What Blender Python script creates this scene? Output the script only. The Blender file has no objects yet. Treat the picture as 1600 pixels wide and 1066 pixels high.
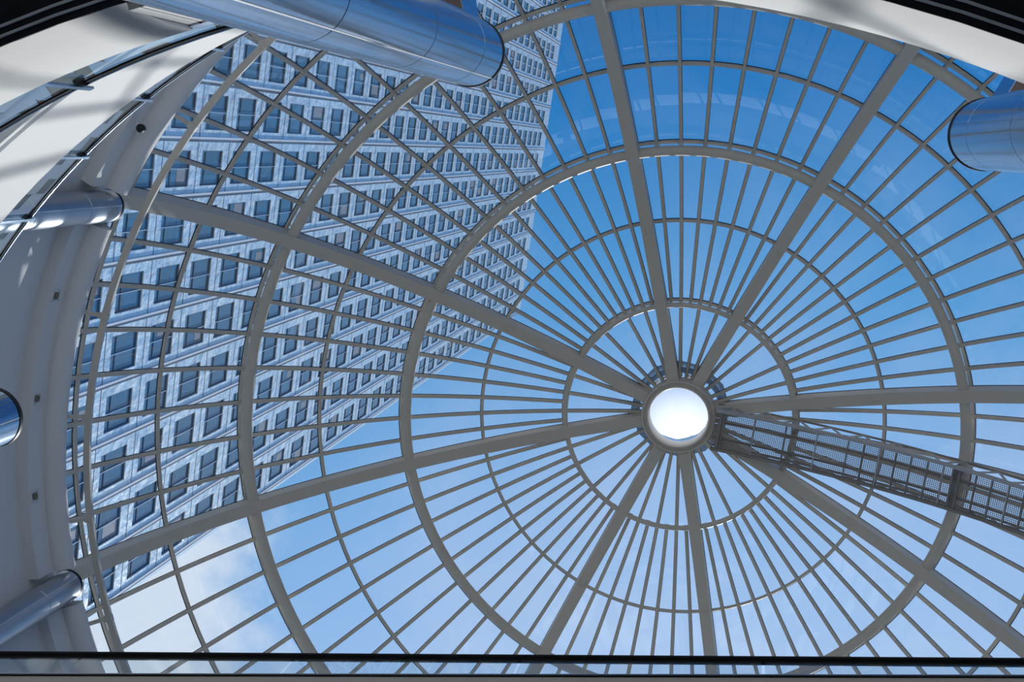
import bpy, math, random
from mathutils import Vector, Matrix
random.seed(7)
C = bpy.context.scene
COL = C.collection
sin, cos, rad, pi = math.sin, math.cos, math.radians, math.pi

# ------------------------------------------------------------------ camera
EYE = 1.6                                   # eye height above the mall floor
CAM = Vector((2.1814, -8.9138, EYE))        # the dome's axis is the world's z axis
right = Vector((0.983318, 0.026407, 0.179967))
down = Vector((0.0, 0.989405, -0.145179))
fwd = Vector((-0.181894, 0.142758, 0.9729))
cam_d = bpy.data.cameras.new('camera'); cam = bpy.data.objects.new('camera', cam_d); COL.objects.link(cam)
cam_d.sensor_width = 36.0; cam_d.lens = 36.0 * 1944.87 / 1600.0
cam_d.clip_start = 0.05; cam_d.clip_end = 2000
mw = Matrix((( right.x, -down.x, -fwd.x, CAM.x), (right.y, -down.y, -fwd.y, CAM.y),
             (right.z, -down.z, -fwd.z, CAM.z), (0, 0, 0, 1)))
cam.matrix_world = mw
C.camera = cam

# ------------------------------------------------------------------ view
C.view_settings.view_transform = 'Standard'
C.view_settings.look = 'None'
C.view_settings.exposure = 0.0
C.view_settings.gamma = 1.0
C.view_settings.use_curve_mapping = False

# ------------------------------------------------------------------ sun and sky
SUN_AZ, SUN_EL = 80.0, 47.0
sun_dir = Vector((cos(rad(SUN_EL)) * cos(rad(SUN_AZ)), cos(rad(SUN_EL)) * sin(rad(SUN_AZ)), sin(rad(SUN_EL))))
sd = bpy.data.lights.new('sun', 'SUN'); so = bpy.data.objects.new('sun', sd); COL.objects.link(so)
sd.energy = 4.0; sd.angle = rad(0.55); sd.color = (1.0, 0.975, 0.94)
so.rotation_euler = sun_dir.to_track_quat('Z', 'Y').to_euler()
so.location = (0, 60, 90)

w = bpy.data.worlds.new('sky'); C.world = w; w.use_nodes = True
nt = w.node_tree; nt.nodes.clear()
def N(t, tree=nt, **k):
    n = tree.nodes.new(t)
    for a, b in k.items(): setattr(n, a, b)
    return n
L = nt.links.new
tc = N('ShaderNodeTexCoord')
def srgb(r, g, b):
    f = lambda c: c / 12.92 if c <= 0.04045 else ((c + 0.055) / 1.055) ** 2.4
    return (f(r / 255), f(g / 255), f(b / 255), 1)
dot = N('ShaderNodeVectorMath', operation='DOT_PRODUCT'); L(tc.outputs['Generated'], dot.inputs[0])
dot.inputs[1].default_value = Vector((0.02, 0.78, 0.62)).normalized()
ramp = N('ShaderNodeValToRGB'); L(dot.outputs['Value'], ramp.inputs[0])
er = ramp.color_ramp
stops = [(0.0, srgb(24, 84, 150)), (0.45, srgb(10, 96, 168)), (0.58, srgb(38, 126, 198)), (0.70, srgb(92, 162, 222)),
         (0.80, srgb(146, 190, 240)), (0.90, srgb(178, 208, 248)), (1.0, srgb(240, 246, 255))]
er.elements[0].position = stops[0][0]; er.elements[0].color = stops[0][1]
er.elements[1].position = stops[-1][0]; er.elements[1].color = stops[-1][1]
for p_, c_ in stops[1:-1]:
    e = er.elements.new(p_); e.color = c_
# thin high haze, more of it low in the sun's half of the sky
nz = N('ShaderNodeTexNoise'); nz.inputs['Scale'].default_value = 3.2; nz.inputs['Detail'].default_value = 8
nz.inputs['Roughness'].default_value = 0.62; nz.inputs['Distortion'].default_value = 0.7
L(tc.outputs['Generated'], nz.inputs['Vector'])
hz = N('ShaderNodeMapRange'); hz.inputs['From Min'].default_value = 0.46; hz.inputs['From Max'].default_value = 0.80
hz.inputs['To Max'].default_value = 0.42
L(nz.outputs['Fac'], hz.inputs['Value'])
hd = N('ShaderNodeMapRange'); hd.inputs['From Min'].default_value = 0.50; hd.inputs['From Max'].default_value = 0.80
L(dot.outputs['Value'], hd.inputs['Value'])
hm = N('ShaderNodeMath', operation='MULTIPLY'); L(hz.outputs[0], hm.inputs[0]); L(hd.outputs[0], hm.inputs[1])
mx = N('ShaderNodeMix', data_type='RGBA'); L(hm.outputs[0], mx.inputs['Factor']); L(ramp.outputs['Color'], mx.inputs['A'])
mx.inputs['B'].default_value = srgb(222, 226, 244)
# one cumulus bank low over the left of the dome
cd = Vector((-0.455, 0.305, 0.83)).normalized()
sub = N('ShaderNodeVectorMath', operation='SUBTRACT'); L(tc.outputs['Generated'], sub.inputs[0]); sub.inputs[1].default_value = cd
ln = N('ShaderNodeVectorMath', operation='LENGTH'); L(sub.outputs[0], ln.inputs[0])
n2 = N('ShaderNodeTexNoise'); n2.inputs['Scale'].default_value = 9.0; n2.inputs['Detail'].default_value = 9; n2.inputs['Roughness'].default_value = 0.6
L(tc.outputs['Generated'], n2.inputs['Vector'])
cm = N('ShaderNodeMath', operation='MULTIPLY_ADD'); L(n2.outputs['Fac'], cm.inputs[0]); cm.inputs[1].default_value = -0.26; L(ln.outputs['Value'], cm.inputs[2])
cr = N('ShaderNodeMapRange', interpolation_type='SMOOTHSTEP'); cr.inputs['From Min'].default_value = -0.075; cr.inputs['From Max'].default_value = 0.01
cr.inputs['To Min'].default_value = 0.92; cr.inputs['To Max'].default_value = 0.0
L(cm.outputs[0], cr.inputs['Value'])
mx2 = N('ShaderNodeMix', data_type='RGBA'); L(cr.outputs[0], mx2.inputs['Factor']); L(mx.outputs['Result'], mx2.inputs['A'])
mx2.inputs['B'].default_value = srgb(226, 236, 250)
# ground half
sx = N('ShaderNodeSeparateXYZ'); L(tc.outputs['Generated'], sx.inputs[0])
gr = N('ShaderNodeMapRange'); gr.inputs['From Min'].default_value = -0.02; gr.inputs['From Max'].default_value = 0.03
L(sx.outputs['Z'], gr.inputs['Value'])
mx3 = N('ShaderNodeMix', data_type='RGBA'); L(gr.outputs[0], mx3.inputs['Factor']); mx3.inputs['A'].default_value = (0.22, 0.22, 0.21, 1)
L(mx2.outputs['Result'], mx3.inputs['B'])
bg = N('ShaderNodeBackground'); bg.inputs['Strength'].default_value = 1.0; L(mx3.outputs['Result'], bg.inputs['Color'])
wo = N('ShaderNodeOutputWorld'); L(bg.outputs[0], wo.inputs[0])

# ------------------------------------------------------------------ materials
def mat(name, col, rough=0.5, metal=0.0, spec=0.5, noise=0.0, nscale=6.0, bump=0.0, bscale=8.0, coat=0.0):
    m = bpy.data.materials.new(name); m.use_nodes = True
    t = m.node_tree; b = t.nodes['Principled BSDF']
    c = col if len(col) == 4 else (*col, 1)
    b.inputs['Base Color'].default_value = c
    b.inputs['Roughness'].default_value = rough; b.inputs['Metallic'].default_value = metal
    b.inputs['Specular IOR Level'].default_value = spec; b.inputs['Coat Weight'].default_value = coat
    co = t.nodes.new('ShaderNodeTexCoord')
    if noise:
        n = t.nodes.new('ShaderNodeTexNoise'); n.inputs['Scale'].default_value = nscale; n.inputs['Detail'].default_value = 6
        t.links.new(co.outputs['Object'], n.inputs['Vector'])
        r = t.nodes.new('ShaderNodeMix'); r.data_type = 'RGBA'
        t.links.new(n.outputs['Fac'], r.inputs['Factor'])
        r.inputs['A'].default_value = tuple(min(1, v * (1 - noise)) for v in c[:3]) + (1,)
        r.inputs['B'].default_value = tuple(min(1, v * (1 + noise)) for v in c[:3]) + (1,)
        t.links.new(r.outputs['Result'], b.inputs['Base Color'])
    if bump:
        n = t.nodes.new('ShaderNodeTexNoise'); n.inputs['Scale'].default_value = bscale; n.inputs['Detail'].default_value = 3
        t.links.new(co.outputs['Object'], n.inputs['Vector'])
        bp = t.nodes.new('ShaderNodeBump'); bp.inputs['Strength'].default_value = bump; bp.inputs['Distance'].default_value = 0.1
        t.links.new(n.outputs['Fac'], bp.inputs['Height']); t.links.new(bp.outputs[0], b.inputs['Normal'])
    return m
def glass(name, tint=(1, 1, 1), gloss=1.0, ior=1.5, rough=0.0, body=0.0, bodycol=(0.5, 0.6, 0.65)):
    m = bpy.data.materials.new(name); m.use_nodes = True
    t = m.node_tree; t.nodes.clear()
    tr = t.nodes.new('ShaderNodeBsdfTransparent'); tr.inputs[0].default_value = (*tint, 1)
    gl = t.nodes.new('ShaderNodeBsdfGlossy'); gl.inputs['Roughness'].default_value = rough
    fr = t.nodes.new('ShaderNodeFresnel'); fr.inputs['IOR'].default_value = ior
    mu = t.nodes.new('ShaderNodeMath'); mu.operation = 'MULTIPLY'; mu.inputs[1].default_value = gloss
    geo = t.nodes.new('ShaderNodeNewGeometry'); inv = t.nodes.new('ShaderNodeMath'); inv.operation = 'SUBTRACT'; inv.inputs[0].default_value = 1.0
    t.links.new(geo.outputs['Backfacing'], inv.inputs[1])
    m2 = t.nodes.new('ShaderNodeMath'); m2.operation = 'MULTIPLY'
    t.links.new(fr.outputs[0], m2.inputs[0]); t.links.new(inv.outputs[0], m2.inputs[1])
    t.links.new(m2.outputs[0], mu.inputs[0])
    mi = t.nodes.new('ShaderNodeMixShader'); t.links.new(mu.outputs[0], mi.inputs[0])
    src = tr
    if body:
        df = t.nodes.new('ShaderNodeBsdfDiffuse'); df.inputs[0].default_value = (*bodycol, 1)
        mb = t.nodes.new('ShaderNodeMixShader'); mb.inputs[0].default_value = body
        t.links.new(tr.outputs[0], mb.inputs[1]); t.links.new(df.outputs[0], mb.inputs[2]); src = mb
    t.links.new(src.outputs[0], mi.inputs[1]); t.links.new(gl.outputs[0], mi.inputs[2])
    o = t.nodes.new('ShaderNodeOutputMaterial'); t.links.new(mi.outputs[0], o.inputs[0])
    return m
M = {}
M['steel_paint'] = mat('warm grey steel paint', (0.63, 0.585, 0.51), 0.45, 0.0, 0.5, 0.06, 3.0)
M['gasket'] = mat('black glazing gasket', (0.012, 0.013, 0.016), 0.6)
M['plaster'] = mat('white plaster', (0.76, 0.757, 0.755), 0.75, 0, 0.3, 0.03, 0.8, 0.05, 3.0)
M['plaster_line'] = mat('pale painted trim', (0.78, 0.82, 0.88), 0.5)
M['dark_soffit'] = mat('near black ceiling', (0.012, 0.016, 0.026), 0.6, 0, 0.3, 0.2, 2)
M['stone'] = mat('pale stone paving', (0.84, 0.81, 0.77), 0.4, 0, 0.4, 0.05, 1.3)
M['chrome'] = mat('polished steel', (0.42, 0.52, 0.63), 0.13, 1.0, 0.5, 0.05, 1.5, 0.03, 1.6)
M['brushed'] = mat('brushed steel', (0.50, 0.54, 0.60), 0.33, 1.0, 0.5, 0.08, 2.0, 0.05, 2.5)
M['black'] = mat('black rubber', (0.006, 0.006, 0.007), 0.5)
M['handrail'] = mat('black handrail', (0.004, 0.004, 0.005), 0.7, 0, 0.15)
M['brown'] = mat('bronze panel', (0.20, 0.145, 0.13), 0.35, 0.5)
M['lampface'] = mat('frosted lamp face', (0.20, 0.16, 0.11), 0.5)
M['collar'] = mat('blue grey collar', (0.42, 0.56, 0.70), 0.5, 0.1)
M['cream'] = mat('cream sunlit curb', (0.85, 0.72, 0.58), 0.5)  # cream colour in place of sunlight on the curb, no lamp
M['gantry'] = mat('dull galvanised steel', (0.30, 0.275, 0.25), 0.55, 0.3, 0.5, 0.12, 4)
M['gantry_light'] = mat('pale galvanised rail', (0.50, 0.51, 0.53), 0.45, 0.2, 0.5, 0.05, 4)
M['dome_glass'] = glass('clear dome glazing', (0.97, 0.99, 1.0), 2.4, 1.5)
M['rail_glass'] = glass('balustrade glass', (0.86, 0.92, 0.94), 1.6, 1.5, 0.0, 0.03)
M['bridge_glass'] = glass('bridge balustrade glass', (0.94, 0.97, 0.98), 1.0, 1.5, 0.0, 0.05, (0.55, 0.62, 0.66))
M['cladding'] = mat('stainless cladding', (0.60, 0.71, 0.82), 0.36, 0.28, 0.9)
def cladding():
    m = M['cladding']; t = m.node_tree; b = t.nodes['Principled BSDF']
    at = t.nodes.new('ShaderNodeAttribute'); at.attribute_name = 'facade'
    br = t.nodes.new('ShaderNodeTexBrick'); br.offset = 0.0; br.inputs['Scale'].default_value = 1.0
    br.inputs['Brick Width'].default_value = 0.875; br.inputs['Row Height'].default_value = 0.792
    br.inputs['Mortar Size'].default_value = 0.075; br.inputs['Mortar Smooth'].default_value = 0.4
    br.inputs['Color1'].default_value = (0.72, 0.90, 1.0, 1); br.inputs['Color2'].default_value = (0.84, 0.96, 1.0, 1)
    br.inputs['Mortar'].default_value = (1.0, 1.0, 1.0, 1)
    t.links.new(at.outputs['Vector'], br.inputs['Vector'])
    n = t.nodes.new('ShaderNodeTexNoise'); n.inputs['Scale'].default_value = 1.1; n.inputs['Detail'].default_value = 3
    t.links.new(at.outputs['Vector'], n.inputs['Vector'])
    bp = t.nodes.new('ShaderNodeBump'); bp.inputs['Strength'].default_value = 0.8; bp.inputs['Distance'].default_value = 0.2
    t.links.new(n.outputs['Fac'], bp.inputs['Height']); t.links.new(bp.outputs[0], b.inputs['Normal'])
    t.links.new(br.outputs['Color'], b.inputs['Base Color'])
cladding()
M['clad_bright'] = mat('bright steel pier', (0.98, 0.99, 1.0), 0.35, 0.15)
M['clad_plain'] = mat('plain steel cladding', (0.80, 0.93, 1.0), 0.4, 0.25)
M['joint'] = mat('dark facade joint', (0.06, 0.10, 0.16), 0.7)
M['window_frame'] = mat('slate window frame', (0.09, 0.15, 0.22), 0.45, 0.2)
M['mullion'] = mat('pale mullion', (0.55, 0.66, 0.76), 0.4, 0.3)
M['pane'] = mat('blue window pane', (0.10, 0.21, 0.32), 0.08, 0.0, 0.7, 0.25, 0.15)
M['blind'] = mat('pale window blind', (0.30, 0.34, 0.40), 0.6)
def lens():
    m = bpy.data.materials.new('opal rooflight acrylic'); m.use_nodes = True
    t = m.node_tree; t.nodes.clear()
    a = t.nodes.new('ShaderNodeBsdfTranslucent'); a.inputs[0].default_value = (1.0, 1.0, 1.0, 1)
    b = t.nodes.new('ShaderNodeBsdfTransparent'); b.inputs[0].default_value = (1, 1, 1, 1)
    mi = t.nodes.new('ShaderNodeMixShader'); mi.inputs[0].default_value = 0.25
    t.links.new(a.outputs[0], mi.inputs[1]); t.links.new(b.outputs[0], mi.inputs[2])
    o = t.nodes.new('ShaderNodeOutputMaterial'); t.links.new(mi.outputs[0], o.inputs[0])
    return m
M['lens'] = lens()

# ------------------------------------------------------------------ mesh helpers
class MB:
    def __init__(s): s.v = []; s.f = []; s.m = []; s.uv = None
    def face(s, idx, m=0): s.f.append(tuple(idx)); s.m.append(m)
    def quad(s, a, b, c, d, m=0):
        i = len(s.v); s.v += [Vector(a), Vector(b), Vector(c), Vector(d)]; s.face((i, i+1, i+2, i+3), m)
    def hexa(s, p, m=0):           # 8 corners: four of one end, four of the other
        i = len(s.v); s.v += [Vector(q) for q in p]
        for f in ((3, 2, 1, 0), (4, 5, 6, 7), (0, 1, 5, 4), (1, 2, 6, 5), (2, 3, 7, 6), (3, 0, 4, 7)):
            s.face([i + k for k in f], m)
    def box(s, c, ex, ey, ez, m=0): # centre and three half-extent vectors
        c, ex, ey, ez = Vector(c), Vector(ex), Vector(ey), Vector(ez)
        s.hexa([c-ex-ey-ez, c+ex-ey-ez, c+ex+ey-ez, c-ex+ey-ez, c-ex-ey+ez, c+ex-ey+ez, c+ex+ey+ez, c-ex+ey+ez], m)
    def sweep(s, frames, section, m=0, closed=False, cap=True, mats=None):
        # frames: list of (origin, ex, ey); section: list of (a, b)
        n = len(section); i0 = len(s.v)
        for o, ex, ey in frames:
            for a, b in section: s.v.append(o + ex * a + ey * b)
        k = len(frames)
        for j in range(k if closed else k - 1):
            j2 = (j + 1) % k
            for q in range(n):
                q2 = (q + 1) % n
                s.face((i0 + j*n + q, i0 + j*n + q2, i0 + j2*n + q2, i0 + j2*n + q), mats[q] if mats else m)
        if cap and not closed:
            s.face([i0 + q for q in range(n)][::-1], m); s.face([i0 + (k-1)*n + q for q in range(n)], m)
    def tube(s, pts, r, m=0, n=10):
        fr = []
        for i, p in enumerate(pts):
            d = (pts[min(i+1, len(pts)-1)] - pts[max(i-1, 0)]).normalized()
            up = Vector((0, 0, 1)) if abs(d.z) < 0.9 else Vector((1, 0, 0))
            ex = d.cross(up).normalized(); ey = ex.cross(d).normalized(); fr.append((p, ex, ey))
        s.sweep(fr, circle(r, n), m)
    def revolve(s, prof, a0=0.0, a1=360.0, step=2.5, m=0, mats=None, closedprof=False):
        # prof: (radius, height above camera) pairs
        full = abs(a1 - a0 - 360) < 1e-6
        k = max(1, int(round((a1 - a0) / step))); n = len(prof); i0 = len(s.v)
        for j in range(k if full else k + 1):
            a = a0 + (a1 - a0) * j / k
            for r, z in prof: s.v.append(P(r, a, z))
        cols = k
        for j in range(cols):
            j2 = (j + 1) % k if full else j + 1
            for q in range(n if closedprof else n - 1):
                q2 = (q + 1) % n
                s.face((i0 + j*n + q, i0 + j2*n + q, i0 + j2*n + q2, i0 + j*n + q2), mats[q] if mats else m)
        if closedprof and not full:
            s.face([i0 + q for q in range(n)], m); s.face([i0 + k*n + q for q in range(n)][::-1], m)
    def build(s, name, mats, parent=None, smooth=False, angle=40):
        me = bpy.data.meshes.new(name)
        me.from_pydata([tuple(v) for v in s.v], [], s.f)
        for m in (mats if isinstance(mats, (list, tuple)) else [mats]): me.materials.append(M[m])
        me.polygons.foreach_set('material_index', s.m)
        if smooth:
            me.polygons.foreach_set('use_smooth', [True] * len(s.f))
            me.set_sharp_from_angle(angle=rad(angle))
        me.update()
        o = bpy.data.objects.new(name, me); COL.objects.link(o)
        if parent:
            o.parent = parent
            o.matrix_parent_inverse = parent_world(parent).inverted()
        return o
def parent_world(o):
    m = Matrix.Translation(o.location) @ o.rotation_euler.to_matrix().to_4x4()
    if o.parent: return parent_world(o.parent) @ o.matrix_parent_inverse @ m
    return m
def circle(r, n=12): return [(r * cos(2*pi*k/n), r * sin(2*pi*k/n)) for k in range(n)]
def P(r, a, z): return Vector((r * cos(rad(a)), r * sin(rad(a)), z + EYE))     # z counted from eye level
def ER(a): return Vector((cos(rad(a)), sin(rad(a)), 0))
def ET(a): return Vector((-sin(rad(a)), cos(rad(a)), 0))
UP = Vector((0, 0, 1))
R, ZC = 17.95, 25.52
def S(th, a, rr=R): return P(rr * sin(rad(th)), a, ZC + rr * cos(rad(th)))
def SN(th, a): return ER(a) * sin(rad(th)) + UP * cos(rad(th))
def SM(th, a): return ER(a) * cos(rad(th)) - UP * sin(rad(th))
def tag(o, label=None, cat=None, group=None, kind=None):
    if label: o['label'] = label
    if cat: o['category'] = cat
    if group: o['group'] = group
    if kind: o['kind'] = kind
    return o
def empty(name, loc, rz=0):
    o = bpy.data.objects.new(name, None); COL.objects.link(o); o.location = loc; o.rotation_euler = (0, 0, rz)
    o.empty_display_size = 0.3; return o

# ------------------------------------------------------------------ dome layout
T0, NAR = -97.944, 37.916
WIDE = 90 - NAR
ribs = []; bars = []                                     # azimuths; bars carry a flag: runs on to the crown
a = T0
for s_ in range(8):
    ribs.append(a)
    n_, w_ = (8, NAR) if s_ % 2 == 0 else (11, WIDE)
    inner = (2, 4, 6) if s_ % 2 == 0 else (2, 4, 7, 9)
    for i in range(1, n_): bars.append((a + w_ * i / n_, i in inner))
    a += w_
TH = dict(A=13.1, B=22.44, C=31.76, D=41.08, E=50.22, F=59.48, H=68.75, K=78.0)
TH0 = 4.0

# ------------------------------------------------------------------ building shell
mb = MB()
k_ = 96
mb.v += [P(17.0, 360 * j / k_, -1.6) for j in range(k_)] + [P(17.0, 360 * j / k_, -1.9) for j in range(k_)]
mb.face(range(k_)); mb.face([k_ + j for j in range(k_)][::-1])
for j in range(k_): mb.face((j, k_ + j, k_ + (j+1) % k_, (j+1) % k_))
tag(mb.build('floor', 'stone'), 'pale stone mall floor', kind='structure')

mb = MB()   # drum wall under the dome
mb.revolve([(16.6, -1.6), (16.6, 30.15), (17.4, 30.16), (18.4, 29.3), (18.4, -1.6)], step=1.5, closedprof=True)
tag(mb.build('wall_drum', 'plaster', smooth=True, angle=35), 'white round drum wall under the dome', kind='structure')

def arcs(gap, centres):
    cs = sorted(c % 360 for c in centres); out = []
    for i, c in enumerate(cs):
        n = cs[(i + 1) % len(cs)] + (360 if i == len(cs) - 1 else 0); out.append((c + gap, n - gap))
    return out
for i, (b0, b1) in enumerate(arcs(1.85, ribs)):
    mb = MB()
    mb.revolve([(16.62, 28.98), (16.26, 28.95), (16.25, 29.0), (16.25, 29.55), (16.22, 29.62), (16.12, 29.58), (16.0, 29.60), (15.88, 29.66),
                (15.79, 29.76), (15.75, 29.88), (15.78, 30.0), (15.86, 30.09), (16.0, 30.14), (16.62, 30.17)], b0, b1, 1.2, closedprof=True)
    tag(mb.build('trim_%d' % (i + 9), 'plaster', smooth=True, angle=35), 'white rolled cornice segment between two dome ribs', kind='structure')
# first gallery: dark ceiling, stepped trims and white fascia, notched round the columns
mb = MB()
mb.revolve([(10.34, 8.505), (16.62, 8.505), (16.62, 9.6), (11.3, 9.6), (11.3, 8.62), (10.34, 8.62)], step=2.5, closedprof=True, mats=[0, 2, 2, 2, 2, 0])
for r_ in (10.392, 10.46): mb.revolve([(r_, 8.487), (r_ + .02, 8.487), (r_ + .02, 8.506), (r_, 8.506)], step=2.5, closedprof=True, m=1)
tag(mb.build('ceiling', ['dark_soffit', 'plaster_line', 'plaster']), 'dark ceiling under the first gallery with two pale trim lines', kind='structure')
for i, (b0, b1) in enumerate(arcs(4.1, ribs)):
    mb = MB()
    mb.revolve([(10.34, 8.52), (10.29, 8.8), (10.25, 9.2), (10.25, 9.58), (10.28, 9.62), (11.25, 9.62), (11.25, 8.62), (10.42, 8.52)], b0, b1, 1.6, closedprof=True)
    # pale jamb strips beside the column notch
    for aa, sg in ((b0, 1), (b1, -1)):
        for q in (0, 1):
            c = P(10.33, aa - sg * (0.30 + q * 0.56), 9.05)
            mb.box(c, ER(aa) * 0.05, ET(aa) * 0.045, UP * 0.53)
            mb.box(P(10.33, aa - sg * (0.30 + q * 0.56), 9.58), ER(aa) * 0.065, ET(aa) * 0.06, UP * 0.06, 1)
    tag(mb.build('trim_%d' % (i + 1), ['plaster', 'brushed'], smooth=True, angle=30), 'white curved fascia of the first gallery between two columns', kind='structure')
# second gallery slab
mb = MB()
mb.revolve([(11.5, 14.28), (11.5, 15.88), (11.53, 15.92), (11.9, 15.96), (16.62, 15.96), (16.62, 14.5), (11.9, 14.5), (11.9, 14.12), (11.78, 14.12), (11.78, 14.2), (11.66, 14.2), (11.66, 14.08), (11.5, 14.08), (11.5, 14.16), (11.56, 14.16), (11.56, 14.28)],
           step=2.0, closedprof=True, mats=[0, 0, 0, 0, 0, 0, 0, 1, 0, 1, 0, 1, 0, 1, 1, 0])
tag(mb.build('ceiling', ['plaster', 'plaster_line'], smooth=True, angle=30), 'white second gallery slab with grooved soffit edge', kind='structure')

# ------------------------------------------------------------------ the glass dome
dome = empty('glass_dome', P(0, 0, 30.16))
tag(dome, 'glass dome of grey steel ribs and rings with round white rooflight at its crown', 'dome')
def meridian(a, t0, t1, w, r0, r1, m=0, step=2.4, gasket=False, mb=None):
    mb = mb or MB(); k = max(2, int((t1 - t0) / step)); fr = []
    for j in range(k + 1):
        t = t0 + (t1 - t0) * j / k; fr.append((P(0, 0, ZC), ET(a), SN(t, a)))
    mb.sweep(fr, [(-w/2, r0), (w/2, r0), (w/2, r1), (-w/2, r1)], m)
    if gasket: mb.sweep(fr, [(-w/2 - .014, r1 + .001), (w/2 + .014, r1 + .001), (w/2 + .014, r1 + .03), (-w/2 - .014, r1 + .03)], 1)
    return mb
for a in ribs:
    mb = meridian(a, TH0 + 0.1, 79.0, 0.39, R - 0.77, R - 0.03, gasket=True)
    # small oval cover plate on the underside
    rib = mb.build('rib', ['steel_paint', 'gasket'], dome)
    c = MB(); o = S(TH['B'], a, R - 0.77)
    c.sweep([(o - SN(TH['B'], a) * d, ET(a) * f, SM(TH['B'], a) * f) for d, f in ((0.0, 1), (0.035, 1), (0.05, .7))],
            [(0.07 * cos(2*pi*q/12), 0.15 * sin(2*pi*q/12)) for q in range(12)])
    c.build('cover_plate', 'steel_paint', rib, smooth=True)
for a, inner in bars:
    mb = meridian(a, TH0 + 0.1 if inner else TH['A'] - 0.25, 78.0, 0.098, R - 0.17, R - 0.03, gasket=True)
    mb.build('glazing_bar', ['steel_paint', 'gasket'], dome)
def ring(th, w, r0, r1, gasket=True, step=2.5):
    mb = MB(); k = int(360 / step)
    fr = [(P(0, 0, ZC), SM(th, 360 * j / k), SN(th, 360 * j / k)) for j in range(k)]
    mb.sweep(fr, [(-w/2, r0), (w/2, r0), (w/2, r1), (-w/2, r1)], 0, closed=True)
    if gasket: mb.sweep(fr, [(-w/2 - .014, r1 + .001), (w/2 + .014, r1 + .001), (w/2 + .014, r1 + .03), (-w/2 - .014, r1 + .03)], 1, closed=True)
    return mb
for k in 'ABCDEFHK':
    ring(TH[k], 0.088, R - 0.13, R - 0.032).build('purlin', ['steel_paint', 'gasket'], dome)
for k, tr, rr, dth in (('A', 0.088, 17.38, -0.1), ('C', 0.165, 17.42, -0.2), ('E', 0.175, 17.39, -0.15)):
    th = {'A': math.degrees(math.asin(3.93 / 17.38)), 'C': math.degrees(math.asin(9.12 / 17.42)), 'E': math.degrees(math.asin(13.36 / 17.39))}[k]
    mb = MB(); kk = 180
    fr = [(S(th, 360 * j / kk, rr), SM(th, 360 * j / kk), SN(th, 360 * j / kk)) for j in range(kk)]
    mb.sweep(fr, circle(tr, 14), 0, closed=True)
    for a, inner in bars:                                # short stubs that carry the bars
        p0 = S(th, a, rr + tr * 0.6); p1 = S(TH[k], a, R - 0.15)
        d = (p1 - p0) * 0.5
        mb.box((p0 + p1) / 2, d, ET(a) * 0.045, SM(TH[k], a) * 0.05)
    if k != 'A':
        for q in range(38):                              # weld collars
            a = T0 + 360 / 38 * q + 2.4
            mb.sweep([(S(th, a + e, rr), SM(th, a), SN(th, a)) for e in (-0.03, 0.03)], circle(tr + 0.004, 14))
    mb.build('ring_tube', 'steel_paint', dome, smooth=True)
# low gallery rail inside the springing, on short struts
mb = MB(); kk = 180
mb.revolve([(15.22, 30.20), (15.40, 30.20), (15.42, 30.32), (15.24, 30.34)], step=2.0, closedprof=True)
rail = mb.build('ring_rail', 'steel_paint', dome)
for q in range(36):
    a = -144.5 + 9.9 * q if q < 36 else 0
    a = 167.8 + q * (360 / 34.0) if q < 34 else None
    if a is None: continue
    if min(abs((a - r + 180) % 360 - 180) for r in ribs) < 1.5: continue
    m2 = MB(); p0 = P(15.36, a, 30.27); p1 = P(15.86, a, 29.98)
    m2.box((p0 + p1) / 2, (p1 - p0) / 2, ET(a) * 0.05, (ER(a) + UP).normalized() * 0.05)
    m2.box(P(15.33, a, 30.24), ER(a) * 0.115, ET(a) * 0.085, UP * 0.075)
    m2.build('strut', 'steel_paint', rail)
# panes
mb = MB()
cells = sorted([(a % 360, True) for a in ribs] + [(a % 360, f) for a, f in bars])
def panes(azs, t0, t1):
    n = len(azs)
    for i in range(n):
        a0 = azs[i]; a1 = azs[(i + 1) % n] + (360 if i == n - 1 else 0)
        mb.hexa([S(t0, a0, R + .0), S(t0, a1, R + .0), S(t1, a1, R + .0), S(t1, a0, R + .0),
                 S(t0, a0, R + .03), S(t0, a1, R + .03), S(t1, a1, R + .03), S(t1, a0, R + .03)])
panes([a for a, f in cells if f], TH0 + .1, TH['A'])
ks = 'ABCDEFHK'
for i in range(7): panes([a for a, f in cells], TH[ks[i]], TH[ks[i + 1]])
mb.build('glass_panes', 'dome_glass', dome)
# crown ring and rooflight
mb = MB()
mb.revolve([(1.02, 42.58), (1.05, 42.52), (1.10, 42.52), (1.11, 42.60), (1.20, 42.60), (1.21, 42.54), (1.27, 42.54), (1.28, 42.62), (1.28, 43.40), (1.06, 43.42), (1.02, 43.3)],
           step=5, closedprof=True)
crown = mb.build('crown_ring', 'steel_paint', dome, smooth=True, angle=30)
mb = MB()
mb.revolve([(1.03, 43.42), (0.8, 43.60), (0.5, 43.72), (0.2, 43.78), (0.001, 43.79)], step=7.5)
mb.build('rooflight', 'lens', dome, smooth=True)
mb = MB()
mb.revolve([(1.41, 43.5), (1.45, 43.5), (1.45, 43.85), (1.56, 43.87), (1.56, 43.90), (1.41, 43.90)], step=15, closedprof=True)
mb.revolve([(1.52, 44.0), (1.76, 44.0), (1.76, 44.04), (1.52, 44.04)], step=30, closedprof=True)
for q in range(6):
    mb.box(P(1.48, q * 60 + 10, 43.92), ER(q * 60 + 10) * .06, ET(q * 60 + 10) * .03, UP * .10)
mb.build('weather_collar', 'collar', dome)
for q in range(5):  # cream blocks stand in for sunlit bits of the curb's inside
    a = -126 + q * 12.5
    m2 = MB(); m2.box(P(1.33, a, 43.52), ER(a) * 0.04, ET(a) * 0.085, UP * 0.05)
    m2.build('sunlit_curb_block', 'cream', dome)

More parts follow.
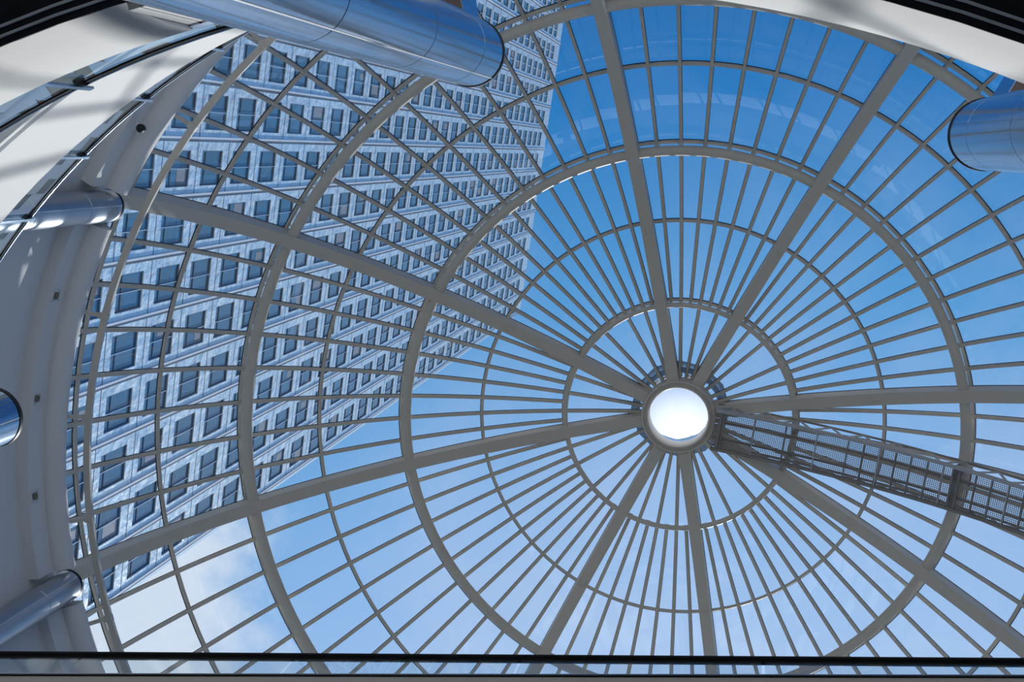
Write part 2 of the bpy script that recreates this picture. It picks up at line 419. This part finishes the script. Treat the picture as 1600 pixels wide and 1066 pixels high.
# ------------------------------------------------------------------ maintenance gantry
GA = 9.5
gant = empty('maintenance_gantry', P(1.3, GA, 42.2))
tag(gant, 'curved mesh-floored maintenance gantry hanging under the dome from crown to right edge', 'gantry')
def G(arc, t, rr):            # arc: degrees down the dome along the gantry, t: sideways offset
    th = arc; p = P(rr * sin(rad(th)), GA, ZC + rr * cos(rad(th))); return p + ET(GA) * t
g0, g1 = 4.3, 52.0
def gframes(t, rr, n=24, lo=g0, hi=g1):
    return [(G(lo + (hi - lo) * j / n, t, rr), ET(GA), SN(lo + (hi - lo) * j / n, GA)) for j in range(n + 1)]
def gbar(name, t, rr, w, h, m, lo=g0, hi=g1):
    mb = MB(); mb.sweep(gframes(t, rr, 24, lo, hi), [(-w/2, -h/2), (w/2, -h/2), (w/2, h/2), (-w/2, h/2)]); return mb.build(name, m, gant)
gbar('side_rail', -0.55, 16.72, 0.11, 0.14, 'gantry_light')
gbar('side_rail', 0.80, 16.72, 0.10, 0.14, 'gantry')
gbar('top_chord', -0.66, 17.28, 0.06, 0.08, 'gantry')
gbar('top_chord', 0.80, 17.30, 0.06, 0.08, 'gantry')
gbar('floor_beam', -0.12, 16.95, 0.09, 0.10, 'gantry')
gbar('floor_beam', 0.45, 16.95, 0.07, 0.08, 'gantry')
mb = MB()                     # woven floor mesh
ww = 0.0085
nlen = int((g1 - g0) * rad(1) * 16.72 / 0.062)
for i in range(22):
    t = -0.48 + 1.22 * i / 21
    fr = gframes(t, 16.74, 60)
    mb.sweep(fr, [(-ww, -.004), (ww, -.004), (ww, .004), (-ww, .004)], cap=False)
for j in range(nlen):
    th = g0 + (g1 - g0) * j / nlen
    mb.box(G(th, 0.13, 16.735), ET(GA) * 0.63, SM(th, GA) * ww, SN(th, GA) * 0.004)
tag(mb.build('mesh_floor', 'gantry', gant), 'grey woven wire mesh floor panels', kind=None)
for j in range(27):
    th = g0 + 1.0 + (g1 - g0 - 1.0) * j / 26
    if j % 2 == 0 or j > 8:
        mb = MB(); mb.box(G(th, 0.125, 16.70), ET(GA) * 0.63, SM(th, GA) * 0.022, SN(th, GA) * 0.03)
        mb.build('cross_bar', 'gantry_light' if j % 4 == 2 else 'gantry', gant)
for sd_, tb, tt in ((0, -0.55, -0.66), (1, 0.80, 0.80)):
    k = 13
    for j in range(k):
        lo = g0 + (g1 - g0) * j / k; hi = g0 + (g1 - g0) * (j + 1) / k; mid = (lo + hi) / 2
        for x0, x1 in ((lo, mid), (hi, mid)):
            mb = MB(); p0 = G(x0, tb, 16.75); p1 = G(x1, tt, 17.27)
            d = (p1 - p0); ez = d.normalized().cross(ET(GA)).normalized()
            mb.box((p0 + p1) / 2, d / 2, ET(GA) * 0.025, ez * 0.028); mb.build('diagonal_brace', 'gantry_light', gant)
for th, hw in ((g0 + 0.6, 0.06), (31.5, 0.03)):
    mb = MB(); mb.box(G(th, 0.125, 16.9), ET(GA) * 0.72, SM(th, GA) * hw, SN(th, GA) * 0.22); mb.build('hanger_plate', 'gantry', gant)
for th in (13.4, 31.6, 50.0):
    for t in (-0.3, 0.5):
        mb = MB(); mb.box(G(th, t, 17.05), ET(GA) * 0.05, SM(th, GA) * 0.08, SN(th, GA) * 0.22); mb.build('trolley_wheel', 'gantry', gant)

# ------------------------------------------------------------------ columns
def column(a, r, rad_, ztop, zbot, label, seams, bracket=False, grp=None, matn='chrome'):
    c = empty('steel_column', P(r, a, zbot)); tag(c, label, 'column', grp)
    c0 = P(r, a, 0); c0.z = 0
    def ringp(rr, z, n=48): return [c0 + Vector((rr * cos(2*pi*q/n), rr * sin(2*pi*q/n), z + EYE)) for q in range(n)]
    mb = MB(); zs = [zbot] + seams + [ztop - 0.10]
    for z0, z1 in zip(zs[:-1], zs[1:]):
        prev = None
        for rr, z in ((rad_ - .012, z0), (rad_, z0 + .012), (rad_, z1 - .012), (rad_ - .012, z1)):
            cur = len(mb.v); mb.v += ringp(rr, z)
            if prev is not None:
                for q in range(48): mb.face((prev + q, prev + (q+1) % 48, cur + (q+1) % 48, cur + q))
            prev = cur
    mb.build('shaft', matn, c, smooth=True, angle=25)
    mb = MB(); prev = None
    for rr, z in ((rad_ - .02, ztop - .10), (rad_ + .012, ztop - .09), (rad_ + .012, ztop - .02), (rad_ - .01, ztop)):
        cur = len(mb.v); mb.v += ringp(rr, z)
        if prev is not None:
            for q in range(48): mb.face((prev + q, prev + (q+1) % 48, cur + (q+1) % 48, cur + q))
        prev = cur
    mb.face([prev + q for q in range(48)])
    mb.build('top_rim', 'black', c, smooth=True, angle=25)
    mb = MB()                                            # vertical panel seam
    for da in (150, 330):
        e = Vector((cos(rad(a + da)), sin(rad(a + da)), 0)); t = Vector((-e.y, e.x, 0))
        mb.box(c0 + e * rad_ + UP * ((zbot + ztop) / 2 + EYE), e * 0.004, t * 0.007, UP * (ztop - zbot - .2) / 2)
    mb.build('seam_strip', 'plaster_line', c)
    if bracket:
        mb = MB(); mid = P(11.15, a, 16.5)
        mb.box(mid, ER(a) * 0.62, ET(a) * 0.18, UP * 0.5, 0)
        mb.box(P(11.15, a, 15.993), ER(a) * 0.61, ET(a) * 0.17, UP * 0.008, 1)
        mb.build('gallery_bracket', ['chrome', 'brown'], c)
    return c
low = ['large polished steel column with dark rim cutting across the top left of the dome',
       'polished steel column with dark rim at the right edge below the white fascia',
       None, None, None, None, None,
       'polished steel column of which only the round end shows at the left edge']
hid = ['polished steel column right of the gantry', 'polished steel column beyond the gantry below the frame', 'polished steel column under the footbridge side, to the right',
       'polished steel column under the footbridge side, to the left', 'polished steel column left of the frame, near the footbridge']
for i, a in enumerate(ribs):
    if low[i]:
        column(a, 10.5, 0.455, 17.02, -1.6, low[i], [1.2, 4.2, 7.2, 10.2, 13.2, 15.7], True)
tall = {6: 'polished steel column at the lower left meeting a dome rib', 7: 'polished steel column half sunk in the left wall, behind the upper glass balustrade',
        0: 'polished steel column behind the upper gallery, hidden by the large top left column'}
for i, a in enumerate(ribs):
    if i in (6, 7):
        column(a, 16.12, 0.42, 30.05, 15.96, tall[i], [18.4, 20.9, 23.4, 25.9, 28.4], matn='brushed')

# ------------------------------------------------------------------ gallery balustrades
def balustrade(name_label, r, zfloor, zrail, a0, a1, posts, width, grp=None):
    t = empty('glass_balustrade', P(r, (a0 + a1) / 2, zfloor)); tag(t, name_label, 'balustrade', grp)
    mb = MB(); mb.revolve([(r - .008, zfloor), (r + .008, zfloor), (r + .008, zrail - .02), (r - .008, zrail - .02)], a0, a1, 1.5, closedprof=True)
    mb.build('glass_panel', 'rail_glass', t)
    mb = MB(); mb.revolve([(r - .018, zrail - .03), (r + .022, zrail - .03), (r + .022, zrail + .0), (r - .018, zrail + .0)], a0, a1, 1.5, closedprof=True)
    mb.build('rail_channel', 'handrail', t)
    mb = MB(); fr = []
    k = int((a1 - a0) / 1.5)
    for j in range(k + 1):
        a = a0 + (a1 - a0) * j / k; fr.append((P(r - .012, a, zrail + .03), ER(a), UP))
    mb.sweep(fr, circle(width, 12)); mb.build('handrail', 'chrome', t, smooth=True)
    for a in posts:
        mb = MB()
        mb.box(P(r - .06, a, (zfloor + zrail + .10) / 2), ER(a) * .012, ET(a) * .026, UP * (zrail + .10 - zfloor) / 2)
        po = mb.build('post', 'chrome', t)
        mb = MB(); c = P(r, a, zrail)
        e, tt = ER(a), ET(a)
        p = [c - e*.07 + tt*.02 + UP*.01, c + e*.07 + tt*.02 + UP*.01, c + e*.01 + tt*.02 - UP*.16, c - e*.05 + tt*.02 - UP*.16]
        mb.hexa(p + [q - tt * .04 for q in p]); mb.build('clamp_bracket', 'black', po)
    return t
balustrade('lower curved glass balustrade with chrome handrail running into the top left column', 10.45, 9.62, 10.78, 180 + 33.5, 262.06 - 3.4, [248.8, 238.6, 228.4], .022)
balustrade('upper curved glass balustrade with chrome handrail and clamped posts at the left', 11.98, 15.96, 17.66, 160.0, 262.06 + 15, [243.3, 236.7, 230.1, 223.6, 217.0, 210.5], .028)

# ------------------------------------------------------------------ footbridge
br = empty('footbridge', (0, -3.2, 8.9 + EYE)); tag(br, 'straight footbridge edge with black handrail across the bottom of the view', 'footbridge')
bd = Vector((1, -0.0495, 0)).normalized(); bn = Vector((-bd.y, bd.x, 0))
b0 = Vector((0.09, -4.695, EYE))
mb = MB(); c = b0 + bn * 1.35 + UP * 9.25
mb.box(c, bd * 8.9, bn * 1.35, UP * 0.33); mb.build('deck', 'brushed_deck' if 'brushed_deck' in M else 'steel_paint', br)
mb = MB(); mb.box(b0 + bn * 0.0 + UP * 9.60, bd * 8.9, bn * 0.012, UP * 0.012); mb.build('shadow_gap', 'black', br)
mb = MB(); mb.box(b0 + bn * 0.03 + UP * 9.625, bd * 8.9, bn * 0.035, UP * 0.014); mb.build('edge_channel', 'brushed', br)
bd = Vector((1, -0.0412, 0)).normalized(); bn = Vector((-bd.y, bd.x, 0))
for side, off in ((0, 0.345), (1, 2.5)):
    hb = MB(); hb.sweep([(b0 + bn * off + bd * s_ + UP * 10.80, bn, UP) for s_ in (-8.8, 8.8)], [(-.035, -.02), (-.02, -.035), (.02, -.035), (.035, -.02), (.035, .02), (.02, .035), (-.02, .035), (-.035, .02)])
    hb.build('handrail', 'handrail', br)
    for q in range(8):
        x0 = -8.8 + q * 2.2; 
        mb = MB(); mb.box(b0 + bn * off + bd * (x0 + 1.09 + 0.07) + UP * 10.17, bd * 1.085, bn * .007, UP * .60)
        mb.build('glass_panel', 'bridge_glass', br)

# ------------------------------------------------------------------ cornice lights and camera
lampg = 'small square lights set in the cornice'
for a, lab in ((-159.0, 'small recessed wall light in the left cornice, just below the half sunk column'),
               (-168.9, 'small recessed wall light in the left cornice, middle one of the three'),
               (-178.3, 'small recessed wall light in the left cornice, nearest the lower left column')):
    t = empty('recessed_light', P(16.25, a, 29.12)); tag(t, lab, 'wall light', lampg)
    mb = MB(); c = P(16.235, a, 29.16); e, tt = ER(a), ET(a)
    for d1, d2, h1, h2 in ((-.13, 0, .02, .16), (.13, 0, .02, .16), (0, .15, .15, .02), (0, -.15, .15, .02)):
        mb.box(c + tt * d1 + UP * d2, e * .02, tt * h1, UP * h2)
    mb.build('frame', 'plaster', t)
    mb = MB(); mb.sweep([(c + e * o_, tt * f, UP * f) for o_, f in ((.01, 1), (-.03, 1), (-.06, .7))], [(.085 * cos(2*pi*q/12), .11 * sin(2*pi*q/12)) for q in range(12)])
    mb.build('lamp_face', 'lampface', t, smooth=True)
t = empty('security_camera', P(16.15, -141.4, 29.1)); tag(t, 'small black dome security camera under the cornice at upper left', 'camera')
mb = MB(); mb.box(P(16.12, -141.4, 29.3), ER(-141.4) * .12, ET(-141.4) * .03, UP * .03); mb.build('arm', 'plaster', t)
mb = MB(); c = P(15.98, -141.4, 29.16)
mb.sweep([(c + UP * z, Vector((1, 0, 0)) * f, Vector((0, 1, 0)) * f) for z, f in ((-.12, .3), (-.10, .7), (-.05, 1), (.03, 1), (.10, .8))], circle(.11, 16)); mb.build('housing', 'black', t, smooth=True)

# ------------------------------------------------------------------ office tower
tw = empty('office_tower', (-33.0, -14.0, 0))
tag(tw, 'tall stainless steel clad office tower with grid of dark square windows beyond the glass', 'building')
c1 = Vector((-35.558, 16.793, 0)); u_ = Vector((0.17446, -0.98466, 0)); n_ = Vector((0.98466, 0.17446, 0))
def F(u, v, d=0.0): return c1 + u_ * u + n_ * d + UP * (v + EYE)
NU, UW, VH, TOP = 16, 3.5, 4.75, 210.0
V0 = 64.05 - 4.75 * 11
rows = range(0, int((TOP - V0 - 3.5) / VH) + 1)
mb = MB(); fac = []
def fq(u0, v0, u1, v1, d, m=0):
    mb.quad(F(u0, v0, d), F(u0, v1, d), F(u1, v1, d), F(u1, v0, d), m)
    fac.append([(u0, v0), (u0, v1), (u1, v1), (u1, v0)])
def other(k=None):
    while len(fac) < len(mb.f): fac.append([(0, 0)] * len(mb.f[len(fac)]))
# cladding panels with openings
base_v = V0 - 0.7
fq(0, -1.6, NU * UW, base_v, 0); 
for r_ in rows:
    v = V0 + r_ * VH
    fq(0, v - 0.7, NU * UW, v, 0); fq(0, v + 3.1, NU * UW, v + VH - 0.7, 0)
    fq(0, v, 0.6, v + 3.1, 0)
    for k in range(NU):
        fq(k * UW + 2.8, v, min((k + 1) * UW + 0.6, NU * UW), v + 3.1, 0)
        d = 0.13                                         # reveals
        A_, B_ = k * UW + 0.6, k * UW + 2.8
        mb.quad(F(A_, v, 0), F(A_, v + 3.1, 0), F(A_, v + 3.1, -d), F(A_, v, -d), 1); mb.quad(F(B_, v, 0), F(B_, v, -d), F(B_, v + 3.1, -d), F(B_, v + 3.1, 0), 1)
        mb.quad(F(A_, v, 0), F(A_, v, -d), F(B_, v, -d), F(B_, v, 0), 1); mb.quad(F(A_, v + 3.1, 0), F(B_, v + 3.1, 0), F(B_, v + 3.1, -d), F(A_, v + 3.1, -d), 1)
        other()
lastv = V0 + rows[-1] * VH + VH - 0.7
fq(0, lastv, NU * UW, TOP, 0)
# sides, back, roof, stepped corner
W_ = NU * UW
mb.hexa([F(-1.3, -1.6, -.9), F(W_ + 1.3, -1.6, -.9), F(W_ + 1.3, -1.6, -45), F(-1.3, -1.6, -45),
         F(-1.3, TOP, -.9), F(W_ + 1.3, TOP, -.9), F(W_ + 1.3, TOP, -45), F(-1.3, TOP, -45)], 2); other()
for uu in (0, W_): mb.quad(F(uu, -1.6, 0), F(uu, TOP, 0), F(uu, TOP, -.9), F(uu, -1.6, -.9), 2)
mb.quad(F(0, TOP, 0), F(W_, TOP, 0), F(W_, TOP, -.9), F(0, TOP, -.9), 2); other()
wall = mb.build('cladding', ['cladding', 'clad_plain', 'clad_plain'], tw)
at = wall.data.attributes.new('facade', 'FLOAT_VECTOR', 'CORNER')
i = 0
for poly, cs in zip(wall.data.polygons, fac):
    for li, (a_, b_) in zip(poly.loop_indices, cs): at.data[li].vector = (a_ + 0.06, b_ - V0 + 0.7, 0)
for k in range(NU + 1):                                 # pier ribs with dark grooves
    mb = MB(); uu = k * UW
    mb.hexa([F(uu - .16, 0, .001), F(uu + .02, 0, .001), F(uu + .02, 0, .012), F(uu - .16, 0, .012), F(uu - .16, TOP, .001), F(uu + .02, TOP, .001), F(uu + .02, TOP, .012), F(uu - .16, TOP, .012)], 1)
    mb.hexa([F(uu + .02, 0, 0), F(uu + .15, 0, 0), F(uu + .15, 0, .10), F(uu + .02, 0, .10), F(uu + .02, TOP, 0), F(uu + .15, TOP, 0), F(uu + .15, TOP, .10), F(uu + .02, TOP, .10)], 0)
    mb.build('pier', ['clad_bright', 'joint'], tw)
for r_ in rows:
    mb = MB(); v = V0 + r_ * VH - 0.7
    mb.hexa([F(0, v - .035, 0), F(W_, v - .035, 0), F(W_, v - .035, .008), F(0, v - .035, .008), F(0, v + .035, 0), F(W_, v + .035, 0), F(W_, v + .035, .008), F(0, v + .035, .008)])
    mb.build('floor_joint', 'joint', tw)
def window_geo(mf, mp, k, r_):
    A_, v = k * UW + 0.6, V0 + r_ * VH; d = -0.12
    def bx(m_, u0, u1, v0, v1, d0, d1, mi=0):
        m_.hexa([F(u0, v0, d0), F(u1, v0, d0), F(u1, v0, d1), F(u0, v0, d1), F(u0, v1, d0), F(u1, v1, d0), F(u1, v1, d1), F(u0, v1, d1)], mi)
    for q in ((A_, A_ + .09, v, v + 3.1), (A_ + 2.11, A_ + 2.2, v, v + 3.1), (A_, A_ + 2.2, v, v + .09), (A_, A_ + 2.2, v + 3.01, v + 3.1), (A_, A_ + 2.2, v + .66, v + .72)):
        bx(mf, *q, d - .02, d + .05)
    bx(mf, A_ + 1.07, A_ + 1.12, v, v + 3.1, d - .02, d + .09, 1)
    bx(mp, A_ + .05, A_ + 2.15, v + .05, v + 3.05, d - .03, d, 0 if mp is not mf else 2)
    h_ = random.random()
    if h_ < 0.22:
        half = random.choice(((.09, 1.07), (1.12, 2.11), (1.3, 1.9))); top = random.uniform(1.0, 2.4)
        bx(mp, A_ + half[0], A_ + half[1], v + 3.01 - top, v + 3.0, d, d + .012, 1 if mp is not mf else 3)
vis = []
for k in range(NU):
    for r_ in rows:
        p = F(k * UW + 1.7, V0 + r_ * VH + 1.55); q = p - CAM
        X, Y, Zc_ = q.dot(right), q.dot(down), q.dot(fwd)
        px, py = 800 + 1944.87 * X / Zc_, 533 + 1944.87 * Y / Zc_
        d_ = q.normalized(); oc = CAM - P(0, 0, ZC); bq = d_.dot(oc); t_ = -bq + math.sqrt(max(0, bq*bq - oc.dot(oc) + R*R))
        ok = 0 < px < 1600 and 0 < py < 1020 and (CAM + d_ * t_).z > EYE + 30.9
        vis.append((0 if ok else 1, q.length, k, r_))
vis.sort()
rest = MB()
for i, (bad, dist, k, r_) in enumerate(vis):
    if not bad and i < 98:
        mf, mp = MB(), MB(); window_geo(mf, mp, k, r_)
        fo = mf.build('window', ['window_frame', 'mullion'], tw); mp.build('pane', ['pane', 'blind'], fo)
    else: window_geo(rest, rest, k, r_)
tag(rest.build('window', ['window_frame', 'mullion', 'pane', 'blind'], tw), 'upper storeys of small windows', kind='stuff')
